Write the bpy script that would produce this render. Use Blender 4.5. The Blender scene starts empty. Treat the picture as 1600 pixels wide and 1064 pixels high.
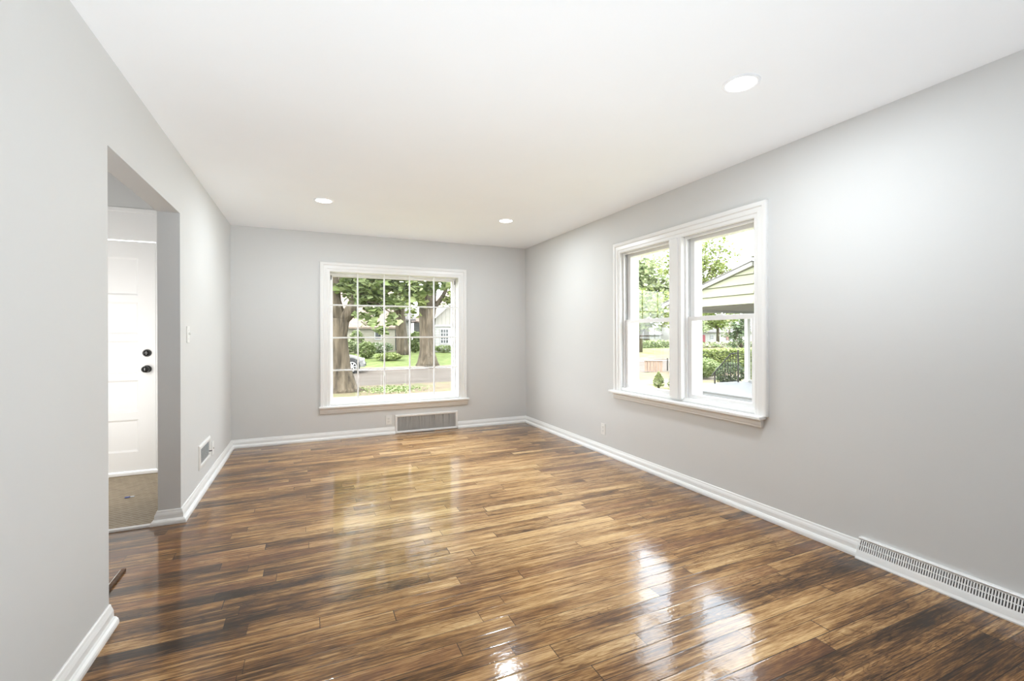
import bpy, bmesh, math, random
from mathutils import Vector, Matrix
S = bpy.context.scene
COL = S.collection
rnd = random.Random(7)

# ------------------------------------------------------------------ camera
TH, ROLL, HC = .4185, .0034, 1.232
Fv = Vector((math.sin(TH), math.cos(TH), 0)); Rv = Vector((math.cos(TH), -math.sin(TH), 0)); Zv = Vector((0, 0, 1))
Xc = Rv*math.cos(ROLL) - Zv*math.sin(ROLL); Yc = Rv*math.sin(ROLL) + Zv*math.cos(ROLL)
cam = bpy.data.cameras.new('camera'); camo = bpy.data.objects.new('camera', cam); COL.objects.link(camo)
M = Matrix((Xc, Yc, -Fv)).transposed().to_4x4(); M.translation = (0, 0, HC)
camo.matrix_world = M
cam.sensor_width = 36; cam.lens = 711.04/1600*36; cam.shift_y = -(532-522.76)/1600
cam.clip_start = .02; cam.clip_end = 400
S.camera = camo

# ------------------------------------------------------------------ light and exposure
S.view_settings.view_transform = 'Standard'; S.view_settings.look = 'None'
S.view_settings.exposure = 0.12; S.view_settings.gamma = 1; S.view_settings.use_curve_mapping = False
S.cycles.max_bounces = 14; S.cycles.diffuse_bounces = 8; S.cycles.glossy_bounces = 5
S.cycles.transparent_max_bounces = 24; S.cycles.sample_clamp_indirect = 6
S.cycles.caustics_reflective = False; S.cycles.caustics_refractive = False

W = bpy.data.worlds.new('sky'); S.world = W; W.use_nodes = True
nt = W.node_tree; bg = nt.nodes['Background']
tc = nt.nodes.new('ShaderNodeTexCoord'); ns = nt.nodes.new('ShaderNodeTexNoise'); rp = nt.nodes.new('ShaderNodeValToRGB')
ns.inputs['Scale'].default_value = 2.2; ns.inputs['Detail'].default_value = 5
rp.color_ramp.elements[0].position = .35; rp.color_ramp.elements[0].color = (.78, .89, 1.0, 1)
rp.color_ramp.elements[1].position = .62; rp.color_ramp.elements[1].color = (1, 1, 1, 1)
nt.links.new(tc.outputs['Generated'], ns.inputs['Vector']); nt.links.new(ns.outputs['Fac'], rp.inputs[0]); nt.links.new(rp.outputs[0], bg.inputs[0])
bg.inputs[1].default_value = 9.5

def lamp(name, kind, loc, rot, energy, **kw):
    l = bpy.data.lights.new(name, kind); l.energy = energy
    for k, v in kw.items(): setattr(l, k, v)
    o = bpy.data.objects.new(name, l); o.location = loc; o.rotation_euler = rot; COL.objects.link(o); return o
R_ = math.radians
lamp('sun', 'SUN', (0, -30, 40), (R_(42), 0, R_(-28)), 3.2, angle=R_(9), color=(1, .95, .86))
# unseen fill lights added: a low uplight near the camera, two in the hall
fl = lamp('uplight_fill', 'AREA', (1.05, .85, .12), (R_(180), R_(-17), 0), 6.5, shape='RECTANGLE', size=.9, size_y=.8, spread=R_(157), color=(.87, .94, 1))
fl.data.use_nodes = True; ft = fl.data.node_tree; fo = ft.nodes.new('ShaderNodeLightFalloff'); fo.inputs[0].default_value = 1.0
ft.links.new(fo.outputs['Constant'], ft.nodes['Emission'].inputs['Strength'])
lamp('door_fill', 'AREA', (-1.75, 3.72, 1.05), (R_(89), 0, R_(-5)), 11, shape='RECTANGLE', size=.5, size_y=1.6, spread=R_(130), color=(1, .98, .95))  # added fill facing the front door, no fixture there
lamp('hall_fill', 'AREA', (-1.75, 2.1, 2.7), (0, 0, 0), 8, shape='DISK', size=.3, spread=R_(105), color=(1, .98, .95))  # added fill to brighten the opening's jamb, not a known hall fixture

# ------------------------------------------------------------------ node helpers
class NT:
    def __init__(s, name, **kw):
        s.m = bpy.data.materials.new(name); s.m.use_nodes = True
        s.t = s.m.node_tree; s.b = s.t.nodes['Principled BSDF']; s.out = s.t.nodes['Material Output']
        for k, v in kw.items(): s.set(s.b, k, v)
    def set(s, n, k, v):
        i = n.inputs[k]
        if hasattr(v, 'is_output'): s.t.links.new(v, i)
        elif isinstance(v, tuple) and len(v) == 3 and i.type == 'RGBA': i.default_value = (*v, 1)
        else: i.default_value = v
    def n(s, typ, ins=None, out=0, **at):
        n = s.t.nodes.new('ShaderNode'+typ)
        for k, v in at.items(): setattr(n, k, v)
        for k, v in (ins or {}).items(): s.set(n, k, v)
        return n.outputs[out]
    def math(s, op, a, b=None, c=None):
        d = {0: a}
        if b is not None: d[1] = b
        if c is not None: d[2] = c
        return s.n('Math', d, operation=op)
    def obj(s): return s.n('TexCoord', out='Object')
    def geo(s): return s.n('NewGeometry', out='Position')
    def noise(s, vec, scale, detail=4, rough=.55, dist=0, out='Fac'):
        return s.n('TexNoise', {'Vector': vec, 'Scale': scale, 'Detail': detail, 'Roughness': rough, 'Distortion': dist}, out=out)
    def mapv(s, vec, scale=(1, 1, 1), loc=(0, 0, 0), rot=(0, 0, 0)):
        return s.n('Mapping', {'Vector': vec, 'Scale': scale, 'Location': loc, 'Rotation': rot})
    def ramp(s, fac, stops):
        n = s.t.nodes.new('ShaderNodeValToRGB'); s.t.links.new(fac, n.inputs[0]); e = n.color_ramp.elements
        while len(e) < len(stops): e.new(.5)
        for q, (p, c) in zip(e, stops):
            q.position = p; q.color = (*c, 1)
        return n.outputs[0]
    def mix(s, fac, a, b, mode='MIX'):
        n = s.t.nodes.new('ShaderNodeMix'); n.data_type = 'RGBA'; n.blend_type = mode; n.clamp_factor = True
        s.set(n, 0, fac); s.set(n, 6, a); s.set(n, 7, b); return n.outputs[2]
    def bump(s, h, strength=.3, dist=.01, normal=None):
        d = {'Height': h, 'Strength': strength, 'Distance': dist}
        if normal is not None: d['Normal'] = normal
        return s.n('Bump', d)

def paint(name, c, rough=.6, scale=40, bump=.06, var=.03, spec=.3):
    k = NT(name, Roughness=rough); p = k.geo(); f = k.noise(p, 1.3, 3)
    a = tuple(x*(1-var) for x in c); b = tuple(min(1, x*(1+var)) for x in c)
    k.set(k.b, 'Base Color', k.mix(f, a, b)); k.set(k.b, 'Specular IOR Level', spec)
    k.set(k.b, 'Normal', k.bump(k.noise(p, scale, 3), bump, .004)); return k.m
def mottled(name, c0, c1, scale, rough=.85, bump=.4, stretch=(1, 1, 1), c2=None, dist=.03):
    k = NT(name, Roughness=rough); p = k.mapv(k.geo(), stretch); f = k.noise(p, scale, 6, .65)
    st = [(.3, c0), (.68, c1)] if c2 is None else [(.28, c0), (.5, c1), (.7, c2)]
    k.set(k.b, 'Base Color', k.ramp(f, st)); k.set(k.b, 'Normal', k.bump(f, bump, dist)); k.set(k.b, 'Specular IOR Level', .2); return k.m
def leafmat(name, c0, c1, c2, trans=.3):
    k = NT(name, Roughness=.55); r = k.n('NewGeometry', out='Random Per Island')
    c = k.ramp(r, [(.05, c0), (.5, c1), (.95, c2)]); k.set(k.b, 'Base Color', c); k.set(k.b, 'Specular IOR Level', .3)
    tr = k.n('BsdfTranslucent', {'Color': c}); mx = k.n('MixShader', {0: trans, 1: k.b.outputs[0], 2: tr})
    k.t.links.new(mx, k.out.inputs[0]); return k.m
def metal(name, c, rough=.35, m=1.0):
    k = NT(name, Roughness=rough, Metallic=m); k.set(k.b, 'Base Color', k.mix(k.noise(k.geo(), 25), tuple(x*.9 for x in c), c)); return k.m
def siding(name, c, axis='z', pitch=.14, rough=.7):
    k = NT(name, Roughness=rough); x, y, z = [k.n('SeparateXYZ', {0: k.geo()}, out=i) for i in range(3)]
    v = {'z': z, 'x': x, 'y': y}[axis]; f = k.math('FRACT', k.math('DIVIDE', v, pitch))
    edge = k.math('LESS_THAN', f, .1)
    k.set(k.b, 'Base Color', k.mix(edge, c, tuple(q*.6 for q in c))); k.set(k.b, 'Normal', k.bump(f, .5, .02)); return k.m
def glow(name, c, s):
    k = NT(name); e = k.n('Emission', {'Color': (*c, 1), 'Strength': s}); k.t.links.new(e, k.out.inputs[0]); return k.m
def glassmat(name):
    k = NT(name); fa = k.n('LayerWeight', {'Blend': .5}, out='Facing'); fr = k.math('MULTIPLY_ADD', k.math('POWER', fa, 5.0), .7, .025); g = k.n('BsdfGlossy', {'Roughness': .01})
    t = k.n('BsdfTransparent', {'Color': (.985, .992, .988, 1)}); mx = k.n('MixShader', {0: fr, 1: t, 2: g})
    k.t.links.new(mx, k.out.inputs[0]); return k.m

def floor_material():
    k = NT('oak_strip_floor'); p = k.geo()
    x = k.n('SeparateXYZ', {0: p}, out=0); y = k.n('SeparateXYZ', {0: p}, out=1)
    PW = .081
    ys = k.math('ADD', k.math('DIVIDE', y, PW), .37); row = k.math('FLOOR', ys); fy = k.math('FRACT', ys)
    rr = k.n('TexWhiteNoise', {'W': row}, noise_dimensions='1D')
    xs = k.math('ADD', k.math('DIVIDE', x, k.math('MULTIPLY_ADD', rr, .7, .75)), k.math('MULTIPLY', rr, 17.3)); idx = k.math('FLOOR', xs); fx = k.math('FRACT', xs)
    cv = k.n('CombineXYZ', {0: row, 1: idx, 2: 3.1}); cell = k.n('TexWhiteNoise', {'Vector': cv}, noise_dimensions='3D'); cell2 = k.n('TexWhiteNoise', {'Vector': k.n('CombineXYZ', {0: idx, 1: row, 2: 9.7})}, noise_dimensions='3D')
    # fine straight grain, cathedral figure, blotches
    gx = k.math('MULTIPLY_ADD', cell, 40, x)
    fine = k.noise(k.n('CombineXYZ', {0: gx, 1: k.math('MULTIPLY', y, 18), 2: k.math('MULTIPLY', cell2, 30)}), 6, 8, .72, .3)
    streak = k.noise(k.n('CombineXYZ', {0: k.math('MULTIPLY', gx, .55), 1: k.math('MULTIPLY', y, 17), 2: cell}), 2.2, 4, .6)
    arc = k.noise(k.n('CombineXYZ', {0: k.math('MULTIPLY', gx, .9), 1: k.math('MULTIPLY', y, 6), 2: k.math('MULTIPLY', cell, 11)}), 2.6, 2, .5, .6)
    fig = k.math('ABSOLUTE', k.math('SUBTRACT', k.math('FRACT', k.math('MULTIPLY', arc, 13)), .5))
    blotch = k.noise(k.n('CombineXYZ', {0: k.math('MULTIPLY_ADD', cell, .5, k.math('MULTIPLY', x, .75)), 1: k.math('MULTIPLY', y, 3.4), 2: k.math('MULTIPLY', cell, .4)}), 2.3, 5, .62)
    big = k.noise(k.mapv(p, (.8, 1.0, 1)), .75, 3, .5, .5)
    # board colour paler in mid-floor, darker toward the walls, outline broken by noise
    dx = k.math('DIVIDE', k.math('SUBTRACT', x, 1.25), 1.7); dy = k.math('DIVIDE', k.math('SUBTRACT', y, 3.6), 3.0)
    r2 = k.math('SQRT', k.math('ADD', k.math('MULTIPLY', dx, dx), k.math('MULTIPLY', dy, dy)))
    patchy = k.n('MapRange', {0: k.math('ADD', r2, k.math('MULTIPLY', k.math('SUBTRACT', big, .5), 1.2)), 1: .35, 2: 1.2, 3: 1.0, 4: 0.0})
    pore = k.noise(k.n('CombineXYZ', {0: k.math('MULTIPLY', gx, 10), 1: k.math('MULTIPLY', y, 240), 2: cell}), 1.0, 3, .7)
    line = k.n('MapRange', {0: fig, 1: .02, 2: .16, 3: 1.0, 4: 0.0}); figured = k.n('MapRange', {0: cell2, 1: .35, 2: .6})
    st = lambda v, a, b: k.n('MapRange', {0: v, 1: a, 2: b})
    t = k.math('MULTIPLY', cell, .25)
    t = k.math('MULTIPLY_ADD', st(fine, .33, .67), .30, t); t = k.math('MULTIPLY_ADD', st(streak, .33, .67), .26, t)
    t = k.math('MULTIPLY_ADD', st(blotch, .32, .68), .42, t); t = k.math('MULTIPLY_ADD', patchy, .34, t); t = k.math('MULTIPLY_ADD', st(pore, .36, .6), .26, t)
    t = k.math('MULTIPLY_ADD', k.math('MULTIPLY', line, figured), -.13, t)
    t = k.math('SUBTRACT', t, .46)
    col = k.ramp(t, [(.02, (.022, .010, .003)), (.24, (.088, .039, .012)), (.44, (.24, .117, .038)), (.64, (.46, .265, .105)), (.90, (.72, .49, .245))])
    tint = k.mix(cell2, (1.0, .95, .88), (1.0, 1.03, 1.06)); col = k.mix(1.0, col, tint, 'MULTIPLY')
    red = k.math('GREATER_THAN', cell2, .86); col = k.mix(k.math('MULTIPLY', red, .25), col, (.28, .11, .05))
    e1 = k.math('LESS_THAN', fy, .042); e2 = k.math('LESS_THAN', k.math('MULTIPLY', fx, 1.1), .0032)
    seam = k.math('MAXIMUM', e1, e2)
    pale = k.n('TexWhiteNoise', {'W': k.math('ADD', row, 55.5)}, noise_dimensions='1D')
    col = k.mix(k.math('MULTIPLY', seam, k.math('MULTIPLY_ADD', pale, .4, .6)), col, (.010, .005, .003))
    k.set(k.b, 'Base Color', col)
    k.set(k.b, 'Roughness', k.n('MapRange', {0: fine, 1: .3, 2: .7, 3: .30, 4: .42}))
    soft = k.n('MapRange', {0: k.math('ABSOLUTE', k.math('SUBTRACT', fy, .5)), 1: .44, 2: .5, 3: 1.0, 4: 0.0})
    h = k.math('MULTIPLY_ADD', fine, .12, soft); k.set(k.b, 'Normal', k.bump(h, .25, .0016))
    rip = k.noise(k.mapv(p, (1, 1.6, 1)), 9, 3, .6); fsp = k.noise(p, 70, 2, .6)
    hh = k.math('MULTIPLY_ADD', fsp, .11, k.math('MULTIPLY_ADD', soft, .16, k.math('MULTIPLY', rip, .55)))
    hh = k.math('MULTIPLY_ADD', cell, .12, hh)
    k.set(k.b, 'Coat Weight', .88); k.set(k.b, 'Coat IOR', 1.45); k.set(k.b, 'Specular IOR Level', .06)
    k.set(k.b, 'Coat Roughness', k.n('MapRange', {0: k.noise(p, 3.1, 4), 1: .35, 2: .7, 3: .05, 4: .16}))
    k.set(k.b, 'Coat Normal', k.bump(hh, .42, .004)); return k.m

def vinyl_material():
    k = NT('tan_herringbone_vinyl', Roughness=.45); p = k.mapv(k.geo(), rot=(0, 0, R_(45)))
    br = k.t.nodes.new('ShaderNodeTexBrick'); k.t.links.new(p, br.inputs['Vector'])
    for q, v in (('Scale', 9.0), ('Mortar Size', .03), ('Brick Width', .9), ('Row Height', .22)): br.inputs[q].default_value = v
    br.inputs['Color1'].default_value = (.33, .25, .15, 1); br.inputs['Color2'].default_value = (.25, .185, .105, 1); br.inputs['Mortar'].default_value = (.47, .385, .27, 1)
    n = k.noise(k.geo(), 14, 4); k.set(k.b, 'Base Color', k.mix(.35, br.outputs[0], k.ramp(n, [(.3, (.2, .15, .085)), (.7, (.42, .33, .21))]))); return k.m

MAT = dict(
    wall=paint('wall_paint', (.655, .658, .65), .65), ceil=paint('ceiling_paint', (.885, .90, .915), .8),
    trim=paint('white_trim', (.82, .82, .81), .32, 30, .03, .01, .45), door=paint('white_door_paint', (.86, .86, .855), .4, 30, .03, .01),
    plate=paint('white_plastic', (.80, .80, .78), .3, 60, .0, .01, .5), slot=paint('dark_slot', (.03, .03, .03), .6),
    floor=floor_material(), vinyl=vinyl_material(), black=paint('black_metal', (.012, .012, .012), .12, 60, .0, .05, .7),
    brass=metal('nickel', (.6, .58, .55)), fin=metal('grey_fins', (.72, .72, .71), .5, .1), duct=paint('dark_duct', (.16, .16, .16), .8),
    glass=glassmat('window_glass'), glow=glow('lamp_diffuser', (1, .99, .97), 9), vinylw=paint('white_vinyl_sash', (.84, .84, .84), .3, 30, .0, .01, .45),
    strip=mottled('dark_wood', (.05, .025, .012), (.14, .07, .03), 30, .4), silver=metal('silver_edge', (.75, .73, .7), .3),
    blue=paint('blue_scrap', (.12, .16, .42), .5), whitep=paint('white_scrap', (.65, .67, .72), .5),
    grass=mottled('lawn_grass', (.075, .105, .025), (.155, .20, .055), 2.2, .9, .5, c2=(.23, .265, .10)),
    drygrass=mottled('dry_lawn', (.14, .15, .05), (.27, .25, .12), 1.1, .9, .5, c2=(.36, .31, .18)),
    verge=mottled('worn_verge', (.13, .10, .06), (.20, .155, .10), 1.3, .9, .5, c2=(.115, .145, .045)),
    road=mottled('old_asphalt', (.095, .074, .059), (.132, .108, .089), 1.4, .9, .2, (.35, 1, 1), c2=(.165, .138, .115)),
    concrete=mottled('pale_concrete', (.27, .225, .18), (.36, .31, .255), 2.0, .85, .2),
    bark=mottled('tree_bark', (.035, .028, .02), (.125, .10, .07), 7, .95, 1.0, (1, 1, .16), c2=(.22, .18, .13), dist=.12),
    leaf=leafmat('maple_leaf', (.11, .16, .04), (.26, .33, .12), (.52, .60, .30), .4),
    leafy=leafmat('yellow_green_leaf', (.17, .22, .05), (.32, .39, .12), (.52, .58, .26), .4),
    leafp=leafmat('pale_leaf', (.20, .26, .11), (.36, .42, .21), (.56, .61, .36), .4),
    leafd=leafmat('dark_leaf', (.06, .10, .04), (.14, .20, .09), (.26, .33, .17), .3),
    flower=leafmat('flower_bed', (.12, .2, .06), (.3, .36, .14), (.62, .5, .48), .2),
    hydr=leafmat('white_flower_bush', (.08, .15, .04), (.25, .33, .14), (.70, .70, .62), .2),
    cream=siding('cream_siding', (.42, .39, .31)), white=siding('white_siding', (.46, .45, .43), pitch=.2), boards=siding('white_board_and_batten', (.40, .375, .34), 'x', .3),
    green=paint('pale_green_board', (.37, .375, .265), .6, 30, .03, .03), gable=paint('green_gap', (.10, .10, .05), .8),
    roof=mottled('tan_shingle', (.25, .19, .15), (.36, .29, .24), 6, .9), roofd=mottled('grey_shingle', (.12, .11, .11), (.22, .21, .2), 8, .9),
    extw=paint('outside_white', (.62, .62, .61), .5), greyp=paint('grey_porch_paint', (.27, .275, .29), .55, 20, .04, .05), soffit=paint('grey_soffit', (.34, .33, .35), .7),
    darkwin=paint('dark_window', (.03, .035, .035), .15, 5, 0, .1, .6), red=paint('red_door_paint', (.32, .035, .05), .4), brown=paint('brown_shutter', (.26, .15, .13), .6),
    iron=metal('dark_iron', (.06, .055, .05), .5, .6), yellow=paint('yellow_glaze', (.62, .50, .14), .3), crate=mottled('weathered_crate', (.30, .21, .155), (.42, .31, .24), 6, .8, .3, (4, 4, .4)),
    silverp=metal('silver_car_paint', (.30, .30, .295), .32, .45), tyre=paint('tyre_rubber', (.02, .02, .02), .8), chrome=metal('alloy', (.75, .75, .75), .25), carglass=paint('car_glass', (.05, .07, .07), .08, 5, 0, .1, .7),
    lampglass=paint('headlamp', (.6, .62, .63), .1, 5, 0, .05, .7), brick=paint('foundation', (.30, .27, .24), .8),
)

# outdoor surfaces: real-world reflectances under a bright overcast sky
def darken(names, f):
    for nm in names:
        for n in MAT[nm].node_tree.nodes:
            if n.type == 'VALTORGB':
                for e in n.color_ramp.elements: e.color = (*[c*f for c in e.color[:3]], 1)
            elif n.type == 'MIX' and n.data_type == 'RGBA':
                for i in (6, 7):
                    if not n.inputs[i].is_linked: n.inputs[i].default_value = (*[c*f for c in n.inputs[i].default_value[:3]], 1)
darken('grass drygrass verge road concrete bark leaf leafy leafp leafd flower hydr cream white boards green gable roof roofd extw greyp soffit red brown yellow crate silverp lampglass'.split(), .66)

# ------------------------------------------------------------------ mesh helpers
def box(bm, lo, hi, bev=0, seg=2):
    c = [(a+b)/2 for a, b in zip(lo, hi)]; s = [abs(b-a) for a, b in zip(lo, hi)]
    g = bmesh.ops.create_cube(bm, size=1, matrix=Matrix.Translation(c) @ Matrix.Diagonal((*s, 1)))
    if bev:
        es = {e for v in g['verts'] for e in v.link_edges}
        bmesh.ops.bevel(bm, geom=list(es), offset=bev, segments=seg, affect='EDGES', profile=.5)
def prism(bm, pts, ext):
    """pts: closed loop of 3-D points, swept by the vector ext"""
    a = [bm.verts.new(p) for p in pts]; b = [bm.verts.new(Vector(p)+Vector(ext)) for p in pts]; n = len(a)
    bm.faces.new(a); bm.faces.new(b[::-1])
    for i in range(n): bm.faces.new((a[i], b[i], b[(i+1) % n], a[(i+1) % n]))
def tube(bm, pts, rad, seg=8, caps=True):
    pts = [Vector(p) for p in pts]; rings = []
    if not hasattr(rad, '__len__'): rad = [rad]*len(pts)
    u = None
    for i, p in enumerate(pts):
        d = (pts[min(i+1, len(pts)-1)] - pts[max(i-1, 0)]).normalized()
        if u is None: u = d.orthogonal().normalized()
        u = (u - d*u.dot(d)).normalized(); w = d.cross(u)
        rings.append([bm.verts.new(p + (u*math.cos(2*math.pi*k/seg) + w*math.sin(2*math.pi*k/seg))*rad[i]) for k in range(seg)])
    for a, b in zip(rings, rings[1:]):
        for k in range(seg): bm.faces.new((a[k], a[(k+1) % seg], b[(k+1) % seg], b[k]))
    if caps: bm.faces.new(rings[0][::-1]); bm.faces.new(rings[-1])
def lathe(bm, prof, mtx, seg=24):
    """prof: (radius, height) pairs turned about local z"""
    rings = []
    for r, h in prof:
        if r < 1e-6: rings.append([bm.verts.new(mtx @ Vector((0, 0, h)))])
        else: rings.append([bm.verts.new(mtx @ Vector((r*math.cos(2*math.pi*k/seg), r*math.sin(2*math.pi*k/seg), h))) for k in range(seg)])
    for a, b in zip(rings, rings[1:]):
        for k in range(seg):
            q = [a[k % len(a)], a[(k+1) % len(a)], b[(k+1) % len(b)], b[k % len(b)]]
            q = [v for i, v in enumerate(q) if v not in q[:i]]
            if len(q) > 2: bm.faces.new(q)
def ring(bm, a0, a1, b0, b1, prof, mp, sides='LTRB'):
    """mitred frame round the opening a0..a1 x b0..b1; prof: closed loop of (outward offset, depth); mp(a, b, d) -> point"""
    def corner(sa, sb, oa=1, ob=1):
        return [mp((a0 - o if sa < 0 else a1 + o), (b0 - o*ob if sb < 0 else b1 + o*ob), d) for o, d in prof]
    full = len(sides) == 4; bot = 1 if full else 0
    loops = [corner(-1, -1, 1, bot), corner(-1, 1), corner(1, 1), corner(1, -1, 1, bot)]
    vs = [[bm.verts.new(p) for p in l] for l in loops]; n = len(prof)
    for i in range(4 if full else 3):
        A, B = vs[i], vs[(i+1) % 4]
        for k in range(n): bm.faces.new((A[k], A[(k+1) % n], B[(k+1) % n], B[k]))
    if not full: bm.faces.new(vs[0]); bm.faces.new(vs[3][::-1])
RECT = lambda w, d0, d1: [(0, d0), (w, d0), (w, d1), (0, d1)]
def link(name, bm, mat, parent=None, smooth=False, kind=None, label=None):
    bmesh.ops.recalc_face_normals(bm, faces=bm.faces)
    me = bpy.data.meshes.new(name); bm.to_mesh(me); bm.free()
    if smooth: me.polygons.foreach_set('use_smooth', [True]*len(me.polygons))
    me.materials.append(MAT[mat]); o = bpy.data.objects.new(name, me); COL.objects.link(o)
    if parent:
        o.parent = parent; o.matrix_parent_inverse = parent.matrix_world.inverted() if parent.matrix_world != Matrix() else Matrix()
    if kind: o['kind'] = kind
    if label: o['label'] = label
    return o
NB = bmesh.new
def boxes(name, lst, mat, parent=None, bev=0, **kw):
    bm = NB()
    for lo, hi in lst: box(bm, lo, hi, bev)
    return link(name, bm, mat, parent, **kw)
def tag(o, label, cat, group=None):
    o['label'] = label; o['category'] = cat
    if group: o['group'] = group
    return o
def thing(name, label, cat, loc, group=None, kind=None):
    o = bpy.data.objects.new(name, None); o.empty_display_size = .1; o.location = loc; COL.objects.link(o)
    o.matrix_world = Matrix.Translation(loc); tag(o, label, cat, group)
    if kind: o['kind'] = kind
    return o
def copy_tree(o, parent=None, loc=None):
    c = o.copy(); COL.objects.link(c)
    if parent: c.parent = parent
    if loc is not None: c.location = loc
    for ch in list(o.children): copy_tree(ch, c)
    return c

# ------------------------------------------------------------------ the room
XL, XR, YF, YB, H, WT = -.785, 2.783, 5.785, -2.6, 2.44, .124
Y1, Y2, HO = 2.472, 3.658, 2.046
XLB = XL - WT; EXT = .215
WX0, WX1, WZ0, WZ1 = .222, 1.794, .40, 1.983          # far window opening
RY0, RY1, RZ0, RZ1 = 2.166, 3.628, .69, 2.022         # right window opening
far = lambda a, b, d: (a, YF - d, b)
right = lambda a, b, d: (XR - d, a, b)
left = lambda a, b, d: (XL + d, a, b)

def struct(name, lst, mat, label=None, cat=None):
    o = boxes(name, lst, mat, kind='structure')
    if label: tag(o, label, cat)
    return o
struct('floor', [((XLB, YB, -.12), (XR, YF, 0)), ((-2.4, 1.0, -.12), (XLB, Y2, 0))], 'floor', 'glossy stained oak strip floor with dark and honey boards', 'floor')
struct('floor_foyer', [((-2.4, Y2, -.12), (XLB, 5.05, .002))], 'vinyl', 'tan diagonal patterned vinyl floor in the entry beyond the opening', 'floor')
struct('ceiling', [((XLB, YB, H), (XR, YF, 2.84))], 'ceil', 'flat white ceiling of the empty room', 'ceiling')
struct('ceiling_hall', [((-2.4, 1.0, 2.76), (XLB, 5.05, 2.84))], 'ceil', 'white ceiling of the entry hall', 'ceiling')
struct('wall_far', [((XLB, YF, -.5), (WX0, YF+EXT, 2.84)), ((WX1, YF, -.5), (XR+EXT, YF+EXT, 2.84)), ((WX0, YF, -.5), (WX1, YF+EXT, WZ0)), ((WX0, YF, WZ1), (WX1, YF+EXT, 2.84))], 'wall', 'light grey end wall with the many paned picture window', 'wall')
struct('wall_right', [((XR, YB, -.5), (XR+EXT, RY0, 2.84)), ((XR, RY1, -.5), (XR+EXT, YF, 2.84)), ((XR, RY0, -.5), (XR+EXT, RY1, RZ0)), ((XR, RY0, RZ1), (XR+EXT, RY1, 2.84))], 'wall', 'light grey long wall with the twin double-hung window', 'wall')
struct('wall_left', [((XLB, YB, 0), (XL, Y1, H)), ((XLB, Y2, 0), (XL, YF, H)), ((XLB, Y1, HO), (XL, Y2, H))], 'wall', 'pale wall with the doorless opening to the entry', 'wall')
struct('wall_back', [((XLB, YB-.15, 0), (XR, YB, 2.84))], 'wall')
DX0, DX1 = -2.19, -1.268                               # front door
struct('wall_foyer', [((-2.4, 5.05, 0), (DX0-.04, 5.2, 2.84)), ((DX1+.03, 5.05, 0), (XLB, 5.2, 2.84)), ((DX0-.04, 5.05, 2.365), (DX1+.03, 5.2, 2.84))], 'wall', 'grey entry wall around the white front door', 'wall')
struct('wall_hall', [((-2.55, .85, 0), (-2.4, 5.2, 2.84)), ((-2.4, .85, 0), (XLB, 1.0, 2.84))], 'wall')

# baseboards: ogee board with a shoe moulding
BP = [(0, 0), (.035, 0), (.035, .012), (.032, .022), (.025, .031), (.017, .034), (.016, .058), (.013, .068), (.009, .076), (.007, .085), (.004, .088), (0, .088)]
def baseboard(name, runs, label):
    bm = NB()
    for a, b, nrm in runs:                             # a -> b along the wall, nrm points into the room
        a = Vector((*a, 0)); b = Vector((*b, 0)); nv = Vector((*nrm, 0))
        prism(bm, [a + nv*d + Vector((0, 0, z)) for d, z in BP], b - a)
    o = link(name, bm, 'trim', kind='structure'); tag(o, label, 'baseboard'); return o
GX0, GX1, REG0, REG1 = .969, 1.779, .55, 1.517
baseboard('baseboard_right', [((XR, REG1), (XR, YF), (-1, 0)), ((XR, YB), (XR, REG0), (-1, 0))], 'white moulded baseboard along the wall with the twin window')
baseboard('baseboard_far', [((XL, YF), (GX0, YF), (0, -1)), ((GX1, YF), (XR, YF), (0, -1))], 'white moulded baseboard either side of the return air grille')
def left_base():
    bm = NB()
    prism(bm, [Vector((XL + d, YB, z)) for d, z in BP], (0, Y1 - YB, 0))
    o = link('baseboard_left', bm, 'trim', kind='structure'); tag(o, 'white baseboard ending at the near edge of the wall opening', 'baseboard')
    # one mitred run: hall side, end of the wall, room side
    path = [((XLB, Y2+.25), (-1, 0)), ((XLB, Y2), (-1, -1)), ((XL, Y2), (1, -1)), ((XL, YF), (1, 0))]
    bm = NB(); vs = [[bm.verts.new((p[0]+n[0]*d, p[1]+n[1]*d, z)) for d, z in BP] for p, n in path]
    for A, B in zip(vs, vs[1:]):
        for i in range(len(BP)): bm.faces.new((A[i], A[(i+1) % len(BP)], B[(i+1) % len(BP)], B[i]))
    bm.faces.new(vs[0]); bm.faces.new(vs[-1])
    o = link('baseboard_opening', bm, 'trim', kind='structure'); tag(o, 'white baseboard wrapping the far end of the wall opening', 'baseboard')
left_base()
o = struct('trim_threshold', [((-2.4, Y2-.03, 0), (XLB-.035, Y2+.004, .012))], 'trim', 'thin white strip between the oak floor and the tan vinyl', 'trim')

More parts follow.
